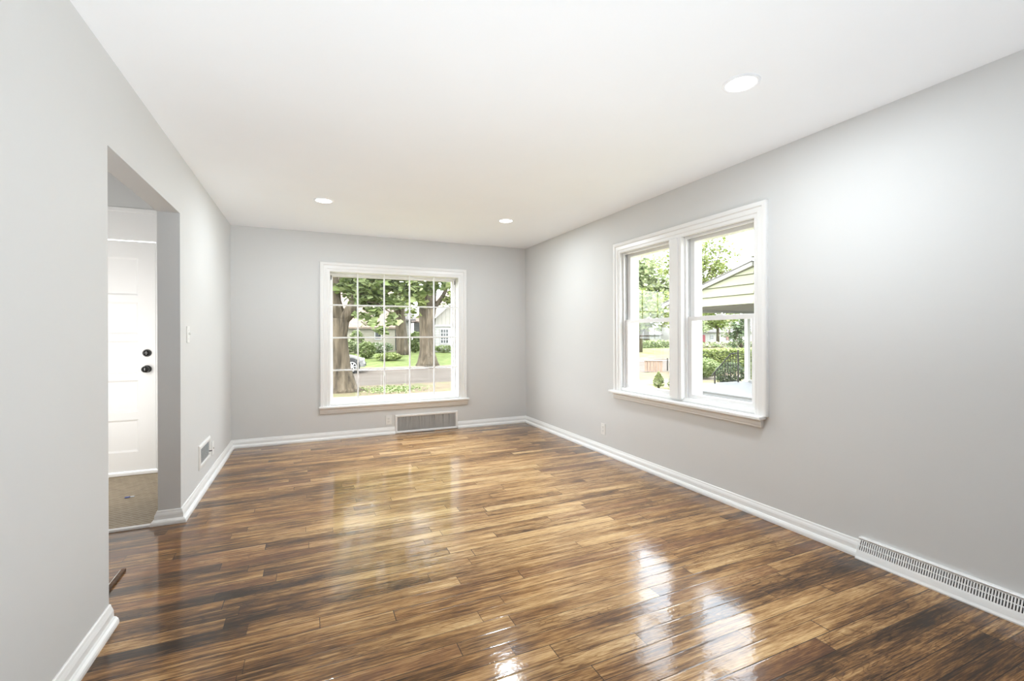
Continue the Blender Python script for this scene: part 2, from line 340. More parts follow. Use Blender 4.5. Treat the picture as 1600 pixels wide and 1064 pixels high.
# ------------------------------------------------------------------ far picture window
CAS = [(0, 0), (0, .010), (.006, .014), (.03, .014), (.036, .019), (.070, .017), (.078, .026), (.098, .028), (.108, .026), (.112, .018), (.112, 0)]
w1 = thing('window_1', 'white picture window of twenty panes on the end wall', 'window', (1.0, YF, WZ0), kind='structure')
SZ = .395
bm = NB(); ring(bm, WX0, WX1, SZ, WZ1, CAS, far, 'LTR'); link('casing', bm, 'trim', w1)
bm = NB(); box(bm, (.095, YF-.058, .372), (1.934, YF, SZ), .006); box(bm, (WX0, YF, .372+.028), (WX1, YF+.135, .42)); link('sill', bm, 'trim', w1)
def apron(a0, a1, z0, z1, mp, par):
    bm = NB(); pr = [(0, z0), (.016, z0), (.02, z0+.006), (.02, z0+.014), (.024, z0+.022), (.024, z1-.016), (.034, z1-.006), (.034, z1), (0, z1)]
    A = [bm.verts.new(mp(a0, z, d)) for d, z in pr]; B = [bm.verts.new(mp(a1, z, d)) for d, z in pr]; n = len(pr)
    bm.faces.new(A); bm.faces.new(B[::-1])
    for i in range(n): bm.faces.new((A[i], A[(i+1) % n], B[(i+1) % n], B[i]))
    return link('apron', bm, 'trim', par)
apron(.108, 1.915, .308, .372, far, w1)
bm = NB(); ring(bm, WX0+.036, WX1-.036, .455, WZ1-.036, [(0, -.165), (.036, -.165), (.036, -.205), (0, -.205)], far); ring(bm, WX0+.015, WX1-.015, .435, WZ1-.015, [(0, -.115), (.015, -.115), (.015, -.165), (0, -.165)], far)
link('outer_frame', bm, 'vinylw', w1)
bm = NB(); box(bm, (WX0+.036, YF+.183, .455), (WX1-.036, YF+.187, WZ1-.036)); link('pane', bm, 'glass', w1)
bm = NB()
for i in range(1, 5):
    x = WX0 + (WX1-WX0)*i/5; box(bm, (x-.0085, YF+.03, .42), (x+.0085, YF+.048, WZ1), .003, 1)
for i in range(1, 4):
    z = .42 + (WZ1-.42)*i/4; box(bm, (WX0, YF+.031, z-.0085), (WX1, YF+.047, z+.0085), .003, 1)
link('muntin_grille', bm, 'trim', w1)
bm = NB()
for x0 in (WX0+.012, WX1-.02): box(bm, (x0, YF+.10, 1.90), (x0+.008, YF+.112, 1.955), .002)
link('corner_clip', bm, 'slot', w1)

# ------------------------------------------------------------------ twin double-hung window
w2 = thing('window_2', 'white twin double-hung window on the long wall', 'window', (XR, 2.9, RZ0), kind='structure')
MY0, MY1 = 2.823, 2.959
bm = NB(); ring(bm, RY0, RY1, .68, RZ1, [(o*.9, d) for o, d in CAS], right, 'LTR'); link('casing', bm, 'trim', w2)
bm = NB(); box(bm, (XR-.022, MY0, .70), (XR+.12, MY1, RZ1), .004); box(bm, (XR-.030, MY0+.03, .70), (XR-.02, MY1-.03, RZ1-.002), .003); link('mullion', bm, 'trim', w2)
bm = NB(); box(bm, (XR-.07, 2.085, .656), (XR, 3.755, .68), .006); box(bm, (XR, RY0, .69), (XR+.11, RY1, .712)); link('sill', bm, 'trim', w2)
apron(2.106, 3.735, .60, .656, right, w2)
bm = NB()
for y0, y1 in ((RY0, MY0), (MY1, RY1)):
    for s in (-1, 1):
        ys = (y0, y0+.018) if s < 0 else (y1-.018, y1)
        box(bm, (XR+.02, ys[0], .70), (XR+.034, ys[1], RZ1)); box(bm, (XR+.10, ys[0], .70), (XR+.19, ys[1]+.0, RZ1))
    box(bm, (XR+.02, y0+.018, RZ1-.018), (XR+.034, y1-.018, RZ1)); box(bm, (XR+.10, y0+.018, RZ1-.03), (XR+.19, y1-.018, RZ1)); box(bm, (XR+.11, y0+.018, .69), (XR+.2, y1-.018, .705))
link('jamb', bm, 'vinylw', w2)
for y0, y1 in ((RY0, MY0), (MY1, RY1)):
    for nm, z0, z1, d0, d1 in (('upper_sash', 1.345, RZ1-.006, .069, .098), ('lower_sash', .712, 1.372, .036, .066)):
        st = .044; bt = .034; a0, a1 = y0+.012, y1-.012
        bm = NB(); zl = z0+(.030 if nm == 'upper_sash' else bt)
        ring(bm, a0+st, a1-st, zl, z1-.034, [(0, -d0), (.034, -d0), (.034, -d1), (0, -d1)], right)
        box(bm, (XR+d0, a0, z0), (XR+d1, a0+st-.034+.0005, z1)); box(bm, (XR+d0, a1-st+.034-.0005, z0), (XR+d1, a1, z1))
        so = link(nm, bm, 'vinylw', w2)
        bm = NB(); xm = XR+(d0+d1)/2; box(bm, (xm-.002, a0+st-.004, zl-.004), (xm+.002, a1-st+.004, z1-.030)); link('pane', bm, 'glass', so)
        if nm == 'lower_sash':
            bm = NB(); yc = (y0+y1)/2; box(bm, (XR+.040, yc-.028, 1.372), (XR+.062, yc+.028, 1.382), .003); tube(bm, [(XR+.051, yc, 1.380), (XR+.040, yc-.022, 1.389)], .005, 8); link('sash_lock', bm, 'vinylw', so)

# ------------------------------------------------------------------ front door beyond the opening
YD = 5.053
d1 = thing('door_1', 'white five panel front door with black knob and deadbolt', 'door', (-1.73, YD, 0), kind='structure')
bm = NB(); PZ = [(.204, .489), (.554, .839), (.895, 1.189), (1.248, 1.53), (1.592, 1.925)]
PX0, PX1 = DX0+.122, -1.393
zs = [.035] + [z for p in PZ for z in p] + [2.07]
box(bm, (DX0, YD, .035), (PX0, YD+.04, 2.07)); box(bm, (PX1, YD, .035), (DX1, YD+.04, 2.07))
for a, b in zip(zs[0::2], zs[1::2]): box(bm, (PX0, YD, a), (PX1, YD+.04, b))
for a, b in PZ:
    box(bm, (PX0, YD+.014, a), (PX1, YD+.03, b))
    ring(bm, PX0+.016, PX1-.016, a+.016, b-.016, [(0, -.014), (.016, 0), (.016, -.014)], lambda p, q, d: (p, YD-d, q))
slab = link('door_slab', bm, 'door', d1)
for z, nm, prof in ((1.078, 'deadbolt', [(0, 0), (.033, 0), (.033, .008), (.027, .014), (.026, .022), (.02, .027), (0, .028)]),
                    (.935, 'knob', [(0, 0), (.033, 0), (.033, .006), (.016, .012), (.013, .03), (.022, .036), (.029, .048), (.028, .060), (.018, .068), (0, .071)])):
    bm = NB(); lathe(bm, prof, Matrix.Translation((-1.33, YD, z)) @ Matrix.Rotation(R_(90), 4, 'X'), 28); h = link(nm, bm, 'black', slab, True, label='black %s' % nm)
    if nm == 'deadbolt':
        bm = NB(); box(bm, (-1.348, YD-.04, 1.073), (-1.312, YD-.026, 1.083), .004); link('thumb_turn', bm, 'black', h)
bm = NB(); box(bm, (DX0-.03, YD-.004, 2.08), (DX1+.02, YD+.04, 2.335)); box(bm, (DX0-.03, YD-.016, 2.325), (DX1+.02, YD+.04, 2.362), .004); link('header_panel', bm, 'door', d1)
bm = NB(); box(bm, (DX0-.039, YD-.004, 0), (DX0-.004, YD+.1, 2.08)); box(bm, (DX1+.004, YD-.004, 0), (DX1+.029, YD+.1, 2.08)); link('door_frame', bm, 'door', d1)
bm = NB(); box(bm, (DX0-.03, YD-.03, .003), (DX1+.025, YD+.1, .028), .005); link('threshold', bm, 'door', d1)
o = boxes('floor_strip', [((-.903, Y1+.06, .0005), (-.885, 3.01, .012))], 'strip'); tag(o, 'thin dark wood strip lying in the wall opening', 'strip')
bm = NB(); box(bm, (-.9055, Y1+.06, .0005), (-.903, 3.0, .0125)); link('edge', bm, 'silver', o, label='silvery edge')
bm = NB(); box(bm, (-1.285, 4.34, .003), (-1.255, 4.362, .009), .002); o = link('paper_scrap', bm, 'blue'); tag(o, 'tiny blue and white scrap on the tan entry floor', 'scrap')
bm = NB(); box(bm, (-1.2545, 4.345, .003), (-1.228, 4.368, .007), .002); link('pale_end', bm, 'whitep', o, label='white end')

# ------------------------------------------------------------------ wall plates and registers
def plate_box(bm, mp, a0, a1, b0, b1, d0, d1, bev=.002):
    p, q = Vector(mp(a0, b0, d0)), Vector(mp(a1, b1, d1))
    box(bm, [min(x, y) for x, y in zip(p, q)], [max(x, y) for x, y in zip(p, q)], bev)
def outlet(mp, ac, zc, label, name='wall_outlet', group=None):
    t = thing(name, label, 'outlet', mp(ac, zc, 0), group)
    bm = NB(); plate_box(bm, mp, ac-.036, ac+.036, zc-.058, zc+.058, 0, .006); link('cover_plate', bm, 'plate', t)
    for s in (-1, 1):
        bm = NB(); plate_box(bm, mp, ac-.017, ac+.017, zc+s*.0195-.0145, zc+s*.0195+.0145, .006, .0085, .0015); r = link('receptacle', bm, 'plate', t)
        bm = NB()
        for dx in (-.0065, .0065): plate_box(bm, mp, ac+dx-.0011, ac+dx+.0011, zc+s*.0195-.001, zc+s*.0195+.008, .0085, .0089, 0)
        plate_box(bm, mp, ac-.002, ac+.002, zc+s*.0195-.010, zc+s*.0195-.006, .0085, .0089, 0); link('slot', bm, 'slot', r)
    bm = NB(); plate_box(bm, mp, ac-.003, ac+.003, zc-.003, zc+.003, .006, .0075, .001); link('screw', bm, 'brass', t)
outlet(far, .893, .177, 'white wall outlet below the picture window beside the grille')
outlet(right, 3.929, .250, 'white wall outlet low on the wall with the twin window')
t = thing('cover_plate', 'narrow white wall plate beside the square register by the opening', 'wall plate', left(4.73, .243, 0))
bm = NB(); plate_box(bm, left, 4.695, 4.765, .185, .30, 0, .006); pl = link('plate', bm, 'plate', t)
bm = NB(); lathe(bm, [(0, 0), (.006, 0), (.006, .008), (0, .008)], Matrix.Translation(left(4.73, .243, .006)) @ Matrix.Rotation(R_(90), 4, 'Y'), 12); link('socket', bm, 'brass', t)
t = thing('light_switch', 'white light switch on the pale wall beside the opening', 'light switch', left(3.858, 1.24, 0))
bm = NB(); plate_box(bm, left, 3.823, 3.893, 1.182, 1.298, 0, .006); link('switch_plate', bm, 'plate', t)
bm = NB(); plate_box(bm, left, 3.853, 3.863, 1.238, 1.256, .006, .02, .002); link('toggle', bm, 'plate', t)
for z in (1.21, 1.27):
    bm = NB(); lathe(bm, [(0, 0), (.003, 0), (.003, .001), (0, .0012)], Matrix.Translation(left(3.858, z, .006)) @ Matrix.Rotation(R_(90), 4, 'Y'), 10); link('screw', bm, 'brass', t)

# square supply register low on the left wall
t = thing('wall_register', 'square white supply register low on the pale wall beside the opening', 'register', left(4.39, .285, 0))
bm = NB(); ring(bm, 4.215, 4.565, .225, .345, [(0, 0), (0, .004), (.005, .012), (.022, .012), (.035, .004), (.035, 0)], left); link('frame', bm, 'plate', t)
bm = NB()
for i in range(11):
    z = .232 + i*.0105; prism(bm, [Vector(left(4.215, z, .002)), Vector(left(4.215, z+.0085, .010)), Vector(left(4.215, z+.0098, .009)), Vector(left(4.215, z+.0015, .001))], (0, .35, 0))
link('louvers', bm, 'plate', t)
bm = NB(); plate_box(bm, left, 4.215, 4.565, .225, .345, .0001, .001, 0); link('duct', bm, 'duct', t)
bm = NB(); tube(bm, [left(4.53, .262, .01), left(4.54, .262, .03)], .004, 8); link('lever', bm, 'slot', t, label='dark damper lever')

# return air grille under the picture window
t = thing('return_grille', 'wide return air grille with grey fins under the picture window', 'grille', (1.374, YF, 0))
bm = NB(); ring(bm, GX0+.03, GX1-.03, .03, .203, [(0, .001), (0, .012), (.006, .020), (.024, .020), (.030, .012), (.030, .001)], far); link('frame', bm, 'trim', t)
bm = NB(); box(bm, (GX0+.03, YF-.002, .03), (GX1-.03, YF-.0005, .203)); link('duct', bm, 'duct', t)
bm = NB(); x = GX0+.034; q = random.Random(3)
while x < GX1-.036:
    lean = q.uniform(-.005, .005) if q.random() < .75 else q.uniform(-.012, .012); tw = q.uniform(.003, .0068)
    prism(bm, [Vector((x, YF-.004, .03)), Vector((x+tw, YF-.015, .03)), Vector((x+tw+.0016, YF-.015, .03)), Vector((x+.0016, YF-.004, .03))], (lean*.6, 0, .173)); x += q.uniform(.0062, .0088)
link('fins', bm, 'fin', t, label='bent grey metal fins')

# baseboard register on the right wall
t = thing('baseboard_register', 'long white slotted baseboard register nearest the camera', 'register', (XR, (REG0+REG1)/2, 0))
def prismy(bm, prof, y0, y1): prism(bm, [Vector((XR-d, y0, z)) for d, z in prof], (0, y1-y0, 0))
bm = NB(); prismy(bm, [(0, .112), (.018, .112), (.022, .108), (.021, .104), (.016, .100), (.010, .100), (0, .104)], REG0, REG1)
prismy(bm, [(0, .0), (.057, 0), (.057, .006), (.050, .016), (.044, .036), (.041, .044), (.034, .044), (.034, .030), (0, .030)], REG0, REG1)
for y0, y1 in ((REG0, REG0+.004), (REG1-.004, REG1)): prismy(bm, [(0, .03), (.034, .03), (.041, .044), (.016, .10), (0, .104)], y0, y1)
link('housing', bm, 'trim', t)
bm = NB(); A, B = Vector((.040, .044)), Vector((.017, .100)); ax = (B-A); nv = Vector((ax.y, -ax.x)).normalized()
def slant(f0, f1, th, y0, y1):
    p = [A+ax*f0, A+ax*f1, A+ax*f1-nv*th, A+ax*f0-nv*th]; prismy(bm, [(v.x, v.y) for v in p], y0, y1)
for f0, f1 in ((0, .07), (.47, .55), (.93, 1.0)): slant(f0, f1, .003, REG0+.004, REG1-.004)
n = round((REG1-REG0-.012)/.0102)
for i in range(n):
    y = REG0+.008+i*.0102; slant(.07, .47, .006, y, y+.0052); slant(.55, .93, .006, y, y+.0052)
link('slotted_face', bm, 'trim', t)
bm = NB(); prismy(bm, [(.002, .031), (.028, .031), (.028, .045), (.008, .098), (.002, .098)], REG0+.006, REG1-.006); link('duct', bm, 'slot', t)

# ------------------------------------------------------------------ recessed ceiling lights
LP = [(1.904, 1.554, 'large round recessed ceiling light nearest the camera'), (.12, 4.407, 'small round recessed ceiling light nearer the wall opening'), (1.904, 4.43, 'small round recessed ceiling light nearer the twin window corner')]
def ceiling_light(x, y, label):
    t = thing('recessed_light', label, 'ceiling light', (x, y, H))
    bm = NB(); lathe(bm, [(.066, -.0002), (.068, -.006), (.074, -.008), (.084, -.005), (.086, -.0002)], Matrix.Translation((x, y, H)), 40); link('trim_ring', bm, 'ceil', t, True)
    bm = NB(); lathe(bm, [(0, -.004), (.067, -.004), (.067, -.0005), (0, -.0005)], Matrix.Translation((x, y, H)), 40); link('diffuser', bm, 'glow', t)
    l = lamp('downlight', 'AREA', (x, y, H-.009), (0, 0, 0), 17, shape='DISK', size=.12, color=(.87, .94, 1)); l.parent = t; l.matrix_parent_inverse = t.matrix_world.inverted()
for a in LP: ceiling_light(*a)

# ------------------------------------------------------------------ the street outside
G = -.55
def sheet(name, pts, mat, label, cat, thick=.06, kind='structure'):
    bm = NB(); prism(bm, [Vector(p) for p in pts], (0, 0, -thick)); o = link(name, bm, mat, kind=kind); tag(o, label, cat); return o
def flat(name, x0, x1, y0, y1, z, mat, label, cat, th=.08): return sheet(name, [(x0, y0, z), (x1, y0, z), (x1, y1, z), (x0, y1, z)], mat, label, cat, th)
flat('lawn', -30, 60, 6.0, 12.8, G, 'drygrass', 'dry front lawn below the windows', 'lawn')
flat('lawn_side', 3.0, 60, -30, 6.0, G, 'drygrass', 'side lawn by the porch', 'lawn')
flat('sidewalk', -40, 60, 12.8, 13.9, G+.01, 'concrete', 'pale sidewalk on this side of the street', 'sidewalk')
flat('verge', -40, 60, 13.9, 16.75, G+.005, 'verge', 'worn grass verge under the near tree', 'verge')
flat('street', -60, 90, 16.75, 24.9, G-.06, 'road', 'old brownish grey street', 'street')
flat('curb', -60, 90, 24.9, 25.2, G+.05, 'concrete', 'pale curb along the far side of the street', 'curb')
sheet('lawn_dry', [(13, 25.2, G+.03), (90, 25.2, G+.03), (90, 32, -.05), (13, 32, -.05)], 'drygrass', 'dry tan lawn across the street beyond the crate', 'lawn', .1)
sheet('lawn_far', [(-60, 25.2, G+.03), (13, 25.2, G+.03), (13, 32, -.05), (-60, 32, -.05)], 'grass', 'bright green lawn across the street', 'lawn', .1)
flat('lawn_back', -80, 140, 32, 120, -.05, 'grass', 'lawns around the houses across the street', 'lawn', .1)

# ------------------------------------------------------------------ plants
def leaves(bm, pts, size, q, flatten=.5):
    for p in pts:
        s = size*q.uniform(.6, 1.3); a = q.uniform(0, 6.283)
        d = Vector((math.cos(a), math.sin(a), q.uniform(-.8, .3))).normalized()
        nrm = Vector((q.gauss(0, .6), q.gauss(0, .6), 1)); w = d.cross(nrm).normalized(); up = w.cross(d)
        P = Vector(p); bm.faces.new([bm.verts.new(P - d*s*.5), bm.verts.new(P + w*s*.42 - up*s*.1), bm.verts.new(P + d*s*.55), bm.verts.new(P - w*s*.42 - up*s*.1)])
def clump_pts(q, c, r, n, k, spread=.28, shell=True):
    cs = []
    for _ in range(k):
        v = Vector((q.gauss(0, 1), q.gauss(0, 1), q.gauss(0, 1))).normalized()*(q.uniform(.55, 1) if shell else q.random()**.33)
        cs.append(Vector((c[0]+v.x*r[0], c[1]+v.y*r[1], c[2]+v.z*r[2])))
    m = min(r)*spread; out = []
    for i in range(n):
        b = cs[i % k]; out.append(b + Vector((q.gauss(0, m), q.gauss(0, m), q.gauss(0, m*.6))))
    return out
def foliage(name, par, pts, size, mat, seed, **kw):
    bm = NB(); leaves(bm, pts, size, random.Random(seed)); me = bpy.data.meshes.new(name); bm.to_mesh(me); bm.free()
    me.materials.append(MAT[mat]); o = bpy.data.objects.new(name, me); COL.objects.link(o)
    if par: o.parent = par; o.matrix_parent_inverse = par.matrix_world.inverted()
    return o
def trunk(par, chains, mat='bark', seg=14):
    bm = NB()
    for pts, rad in chains: tube(bm, pts, rad, seg)
    return link('trunk', bm, mat, par, True)
def branches(q, base, c, r, n, rad):
    out = []
    for _ in range(n):
        v = Vector((q.gauss(0, 1), q.gauss(0, 1), q.uniform(-.3, 1))).normalized(); e = Vector((c[0]+v.x*r[0]*.8, c[1]+v.y*r[1]*.8, c[2]+v.z*r[2]*.8)); b = Vector(base)
        m = b.lerp(e, .5) + Vector((q.uniform(-.1, .1), q.uniform(-.1, .1), .12*r[2])); out.append(([b, m, e], [rad, rad*.6, rad*.2]))
    return out

q = random.Random(11)
t = thing('maple_tree', 'forked maple with big leaves filling the top of the picture window', 'tree', (.98, 15.2, G))
ch = [([(.97, 15.3, G-.05), (.96, 15.28, G+.15), (.90, 15.22, .2), (.83, 15.2, 1.2), (.86, 15.2, 1.75)], [.60, .42, .29, .25, .30]),
      ([(.86, 15.2, 1.6), (.72, 15.22, 2.3), (.66, 15.25, 3.4), (.6, 15.4, 5.5), (.3, 15.6, 8)], [.25, .19, .17, .14, .06]),
      ([(.86, 15.2, 1.65), (1.12, 15.1, 1.9), (1.42, 14.95, 2.5), (2.0, 14.9, 3.6), (3.2, 15, 5.5)], [.22, .19, .17, .13, .05]),
      ([(.97, 15.3, G+.02), (1.3, 15.1, G+.03), (1.62, 15.0, G-.02)], [.3, .16, .05]), ([(.97, 15.3, G), (.6, 15.0, G+.0), (.4, 14.8, G-.03)], [.3, .15, .05]),
      ([(.68, 15.22, 2.7), (1.1, 15.0, 3.3), (2.2, 14.8, 3.3), (3.0, 14.7, 3.0)], [.1, .06, .04, .015]), ([(1.3, 15, 2.3), (1.9, 14.8, 2.25), (2.4, 14.7, 1.9)], [.06, .035, .012]), ([(.6, 15.4, 5), (2.3, 15.2, 6), (4.5, 15.2, 6)], [.1, .07, .02])]
trunk(t, ch)
pts = clump_pts(q, (2.3, 15.3, 5.6), (3.8, 2.4, 3.4), 5200, 130, .16, False)
pts = [p for p in pts if p.z > 2.75 + .25*math.sin(p.x*2.1)]
pts += [p for p in clump_pts(q, (2.3, 15.9, 3.6), (3.4, 1.0, .9), 1900, 90, .3, False) if p.z > 2.85]
pts += clump_pts(q, (1.9, 14.85, 2.75), (1.15, .5, .75), 900, 34, .3, False)
pts += clump_pts(q, (2.0, 14.8, 2.0), (.65, .35, .75), 330, 16, .3, False)
pts += clump_pts(q, (3.1, 14.9, 3.0), (1.4, .5, .55), 700, 30, .3, False)
pts += clump_pts(q, (1.45, 14.9, 2.7), (.4, .3, .5), 200, 10, .3, False)
foliage('foliage', t, pts, .24, 'leaf', 5)

t = thing('street_tree', 'broad forked tree at the far curb in front of the white house', 'tree', (6.1, 25.45, G))
ch = [([(6.1, 25.5, G-.05), (6.1, 25.5, G+.25), (6.08, 25.5, .3), (6.05, 25.5, 1.7), (6.1, 25.5, 2.7)], [.75, .58, .42, .40, .50]),
      ([(6.0, 25.5, 2.5), (5.75, 25.5, 3.2), (5.3, 25.5, 4.3), (4.7, 25.5, 6.5)], [.3, .26, .22, .1]), ([(6.15, 25.5, 2.5), (6.3, 25.5, 3.5), (6.35, 25.5, 5), (6.6, 25.5, 8)], [.38, .33, .28, .1]),
      ([(6.4, 25.5, 2.7), (6.9, 25.4, 3.3), (7.5, 25.3, 4.6)], [.15, .13, .06])]
trunk(t, ch)
pts = clump_pts(q, (6.4, 25.3, 6.4), (3.6, 2.4, 2.6), 3000, 90, .2, False)
pts = [p for p in pts if p.z > 3.75 + .3*math.sin(p.x*2.6)] + clump_pts(q, (5.2, 25.0, 3.3), (.5, .5, 1.0), 260, 14, .35, False) + clump_pts(q, (7.5, 24.9, 3.6), (.6, .5, .7), 300, 14, .35, False)
foliage('foliage', t, pts, .30, 'leafy', 6)

t = thing('lawn_tree', 'straight trunked tree between the houses across the street', 'tree', (5.75, 31.4, -.1))
trunk(t, [([(5.85, 31.4, -.15), (5.8, 31.4, .3), (5.72, 31.4, 1.4), (5.55, 31.4, 3.2), (5.4, 31.4, 6)], [.50, .42, .36, .36, .2])] + branches(q, (5.5, 31.4, 4), (5.2, 31.3, 6.5), (3, 2, 2.4), 6, .12))
pts = clump_pts(q, (5.0, 31, 6.4), (3.8, 2, 2.8), 2200, 70, .22, False) + clump_pts(q, (5.3, 30.6, 3.4), (1.0, .4, .5), 350, 16, .35, False)
foliage('foliage', t, pts, .34, 'leafp', 7)

def tree(name, label, base, c, r, n, k, size, mat, seed, tr=.2, nb=7, sp=.24, group=None):
    t = thing(name, label, 'tree', base, group); q = random.Random(seed)
    mid = (base[0]*.6+c[0]*.4, base[1]*.6+c[1]*.4, (base[2]+c[2])/2)
    trunk(t, [([base, mid, c], [tr, tr*.75, tr*.4])] + branches(q, mid, c, r, nb, tr*.35), seg=8)
    foliage('foliage', t, clump_pts(q, c, r, n, k, sp, False), size, mat, seed+1); return t
tree('shade_tree', 'tall round pale green tree in the left half of the twin window', (35.0, 41.0, -.1), (34.6, 41.0, 6.6), (3.9, 3.0, 4.0), 6500, 150, .46, 'leafp', 21, .35)
tree('spreading_tree', 'low spreading yellow green tree in front of the tall round tree', (24.5, 29.5, -.3), (24.6, 29.3, 3.1), (3.0, 2.0, 1.6), 2600, 70, .27, 'leafy', 22, .18)
tree('dark_tree', 'small dark leaved tree behind the far lawn left of the twin window', (27.3, 36.3, -.1), (27.5, 36.3, 1.9), (2.2, 1.2, 1.3), 1400, 40, .25, 'leafd', 23, .12)
tree('airy_tree', 'loose open branched tree against the sky above the green gable', (21.6, 20.6, G), (21.9, 20.8, 5.5), (2.5, 1.7, 2.4), 3400, 75, .21, 'leafy', 24, .16, 16, .17)
tree('background_tree', 'dense green tree below the green gable', (45.6, 40.6, -.1), (45.6, 40.6, 3.8), (4.6, 2.3, 1.9), 2400, 60, .4, 'leafy', 25, .2)
tree('ornamental_tree', 'small mop headed tree in front of the red door', (36.3, 34.6, -.1), (36.3, 34.6, 1.95), (1.05, .8, .8), 500, 24, .22, 'leafp', 26, .08)
tree('red_leaf_tree', 'sparse purplish tree in front of the shuttered window', (40.6, 34.7, -.1), (40.6, 34.7, 1.65), (1.2, .8, .85), 240, 18, .18, 'flower', 27, .05, 9)
tree('column_tree', 'narrow dark tree beside the white porch post', (25.2, 20.6, G), (25.2, 20.6, 1.0), (.7, .6, 1.5), 900, 30, .2, 'leafd', 28, .1)

def shrub(name, label, c, r, n, size, mat, seed, cat='shrub', cone=False, group=None):
    q = random.Random(seed); pts = []
    for _ in range(n):
        v = Vector((q.gauss(0, 1), q.gauss(0, 1), q.gauss(0, 1))).normalized()*q.uniform(.72, 1.03); z = (v.z+1)/2
        s = (1.15 - z) if cone else 1
        pts.append((c[0]+v.x*r[0]*s, c[1]+v.y*r[1]*s, c[2] + .04 + z*r[2]))
    t = thing(name, label, cat, c, group); foliage('foliage', t, pts, size, mat, seed)
    bm = NB(); tube(bm, [(c[0], c[1], c[2]-.02), (c[0], c[1], c[2]+r[2]*.7)], [.04, .015], 6); link('stem', bm, 'bark', t); return t
shrub('conical_shrub', 'small cone shaped shrub on the lawn below the left half of the twin window', (10.44, 11.67, G), (.24, .24, .52), 700, .06, 'leafy', 31, cone=True)
shrub('small_shrub', 'small yellow green shrub right of the cone shaped one', (10.75, 11.35, G), (.18, .18, .34), 350, .06, 'leafp', 32)
def hedge(name, label, x0, x1, y0, y1, z0, h, n, size, mat, seed):
    q = random.Random(seed); pts = []
    for _ in range(n):
        f = q.random(); w = q.uniform(-.05, .05)
        if f < .4: pts.append((q.uniform(x0, x1), q.uniform(y0, y1), z0+h+w))
        elif f < .75: pts.append((q.uniform(x0, x1), y0+w, z0+q.random()*h))
        else: pts.append((x0+w, q.uniform(y0, y1), z0+q.random()*h))
    t = thing(name, label, 'hedge', ((x0+x1)/2, (y0+y1)/2, z0)); foliage('foliage', t, pts, size, mat, seed)
    bm = NB(); box(bm, (x0+.06, y0+.06, z0-.02), (x1-.06, y1-.06, z0+h-.06), .05); link('core', bm, 'leafd', t)
hedge('clipped_hedge', 'long clipped bright green hedge behind the rounded bush', 15.2, 20.5, 15.3, 16.2, G, 1.02, 5200, .12, 'leafy', 33)
shrub('rounded_bush', 'large rounded clipped bush left of the stair railing', (14.2, 13.6, G), (.95, .8, .80), 3600, .085, 'leaf', 34)
shrub('railing_bush', 'leafy dark bush behind the stair railing', (13.05, 11.1, G), (.55, .45, .78), 1100, .09, 'leafd', 35)
shrub('post_bush', 'green bush between the railing and the porch post', (14.15, 10.95, G), (.35, .3, .85), 700, .08, 'leaf', 36)
shrub('evergreen_shrub', 'rounded evergreen shrub beside the front of the silver car', (3.25, 29.6, -.25), (.55, .5, 1.05), 1300, .13, 'leaf', 37)
shrub('tall_shrub', 'tall leafy shrub against the cream house', (3.0, 33.4, -.05), (.5, .4, 1.6), 1100, .14, 'leaf', 38)
shrub('garden_bush', 'grey green bush behind the silver car', (2.1, 32.6, -.05), (.9, .5, 1.0), 1200, .14, 'leafp', 39)
shrub('hydrangea', 'white flowering bush at the foot of the cream house', (4.6, 33.4, -.05), (.9, .5, .75), 900, .13, 'hydr', 40)
shrub('hosta_clump', 'low leafy clump at the foot of the straight trunk', (4.4, 28.2, -.33), (.8, .45, .42), 700, .14, 'leafy', 41)
shrub('leafy_bush', 'leafy bush left of the broad curbside tree', (7.0, 33.0, -.05), (.55, .5, 1.5), 1200, .15, 'leaf', 42)
shrub('low_bush', 'low dark bush under the window of the white house', (8.9, 32.2, -.05), (.75, .5, .5), 700, .13, 'leaf', 43)
shrub('flowering_bush', 'pale flowering bush at the corner of the white house', (10.55, 31.9, -.05), (.7, .5, .65), 700, .13, 'hydr', 44)
q = random.Random(50)
pts = [(q.uniform(32.5, 44), q.uniform(31.4, 33.2), -.05 + q.random()**1.5*.5) for _ in range(3000)]
o = foliage('flower_bed', None, pts, .2, 'flower', 51); o['kind'] = 'stuff'; tag(o, 'mixed flower bed in front of the white house with the red door', 'flowers')
pts = [(q.uniform(20, 32), q.uniform(33.2, 34.3), -.05 + q.random()*.7) for _ in range(2200)]
o = foliage('shrub_border', None, pts, .24, 'leafp', 52); o['kind'] = 'stuff'; tag(o, 'loose green border at the back of the far lawn', 'plants')
pts = [(2.45 + q.gauss(0, .42), 15.1 + q.gauss(0, .45), G + .01 + q.random()*.05) for _ in range(1100)]
o = foliage('grass_patch', None, pts, .07, 'leaf', 53); o['kind'] = 'stuff'; tag(o, 'fresh green grass patch on the verge right of the forked maple', 'grass')

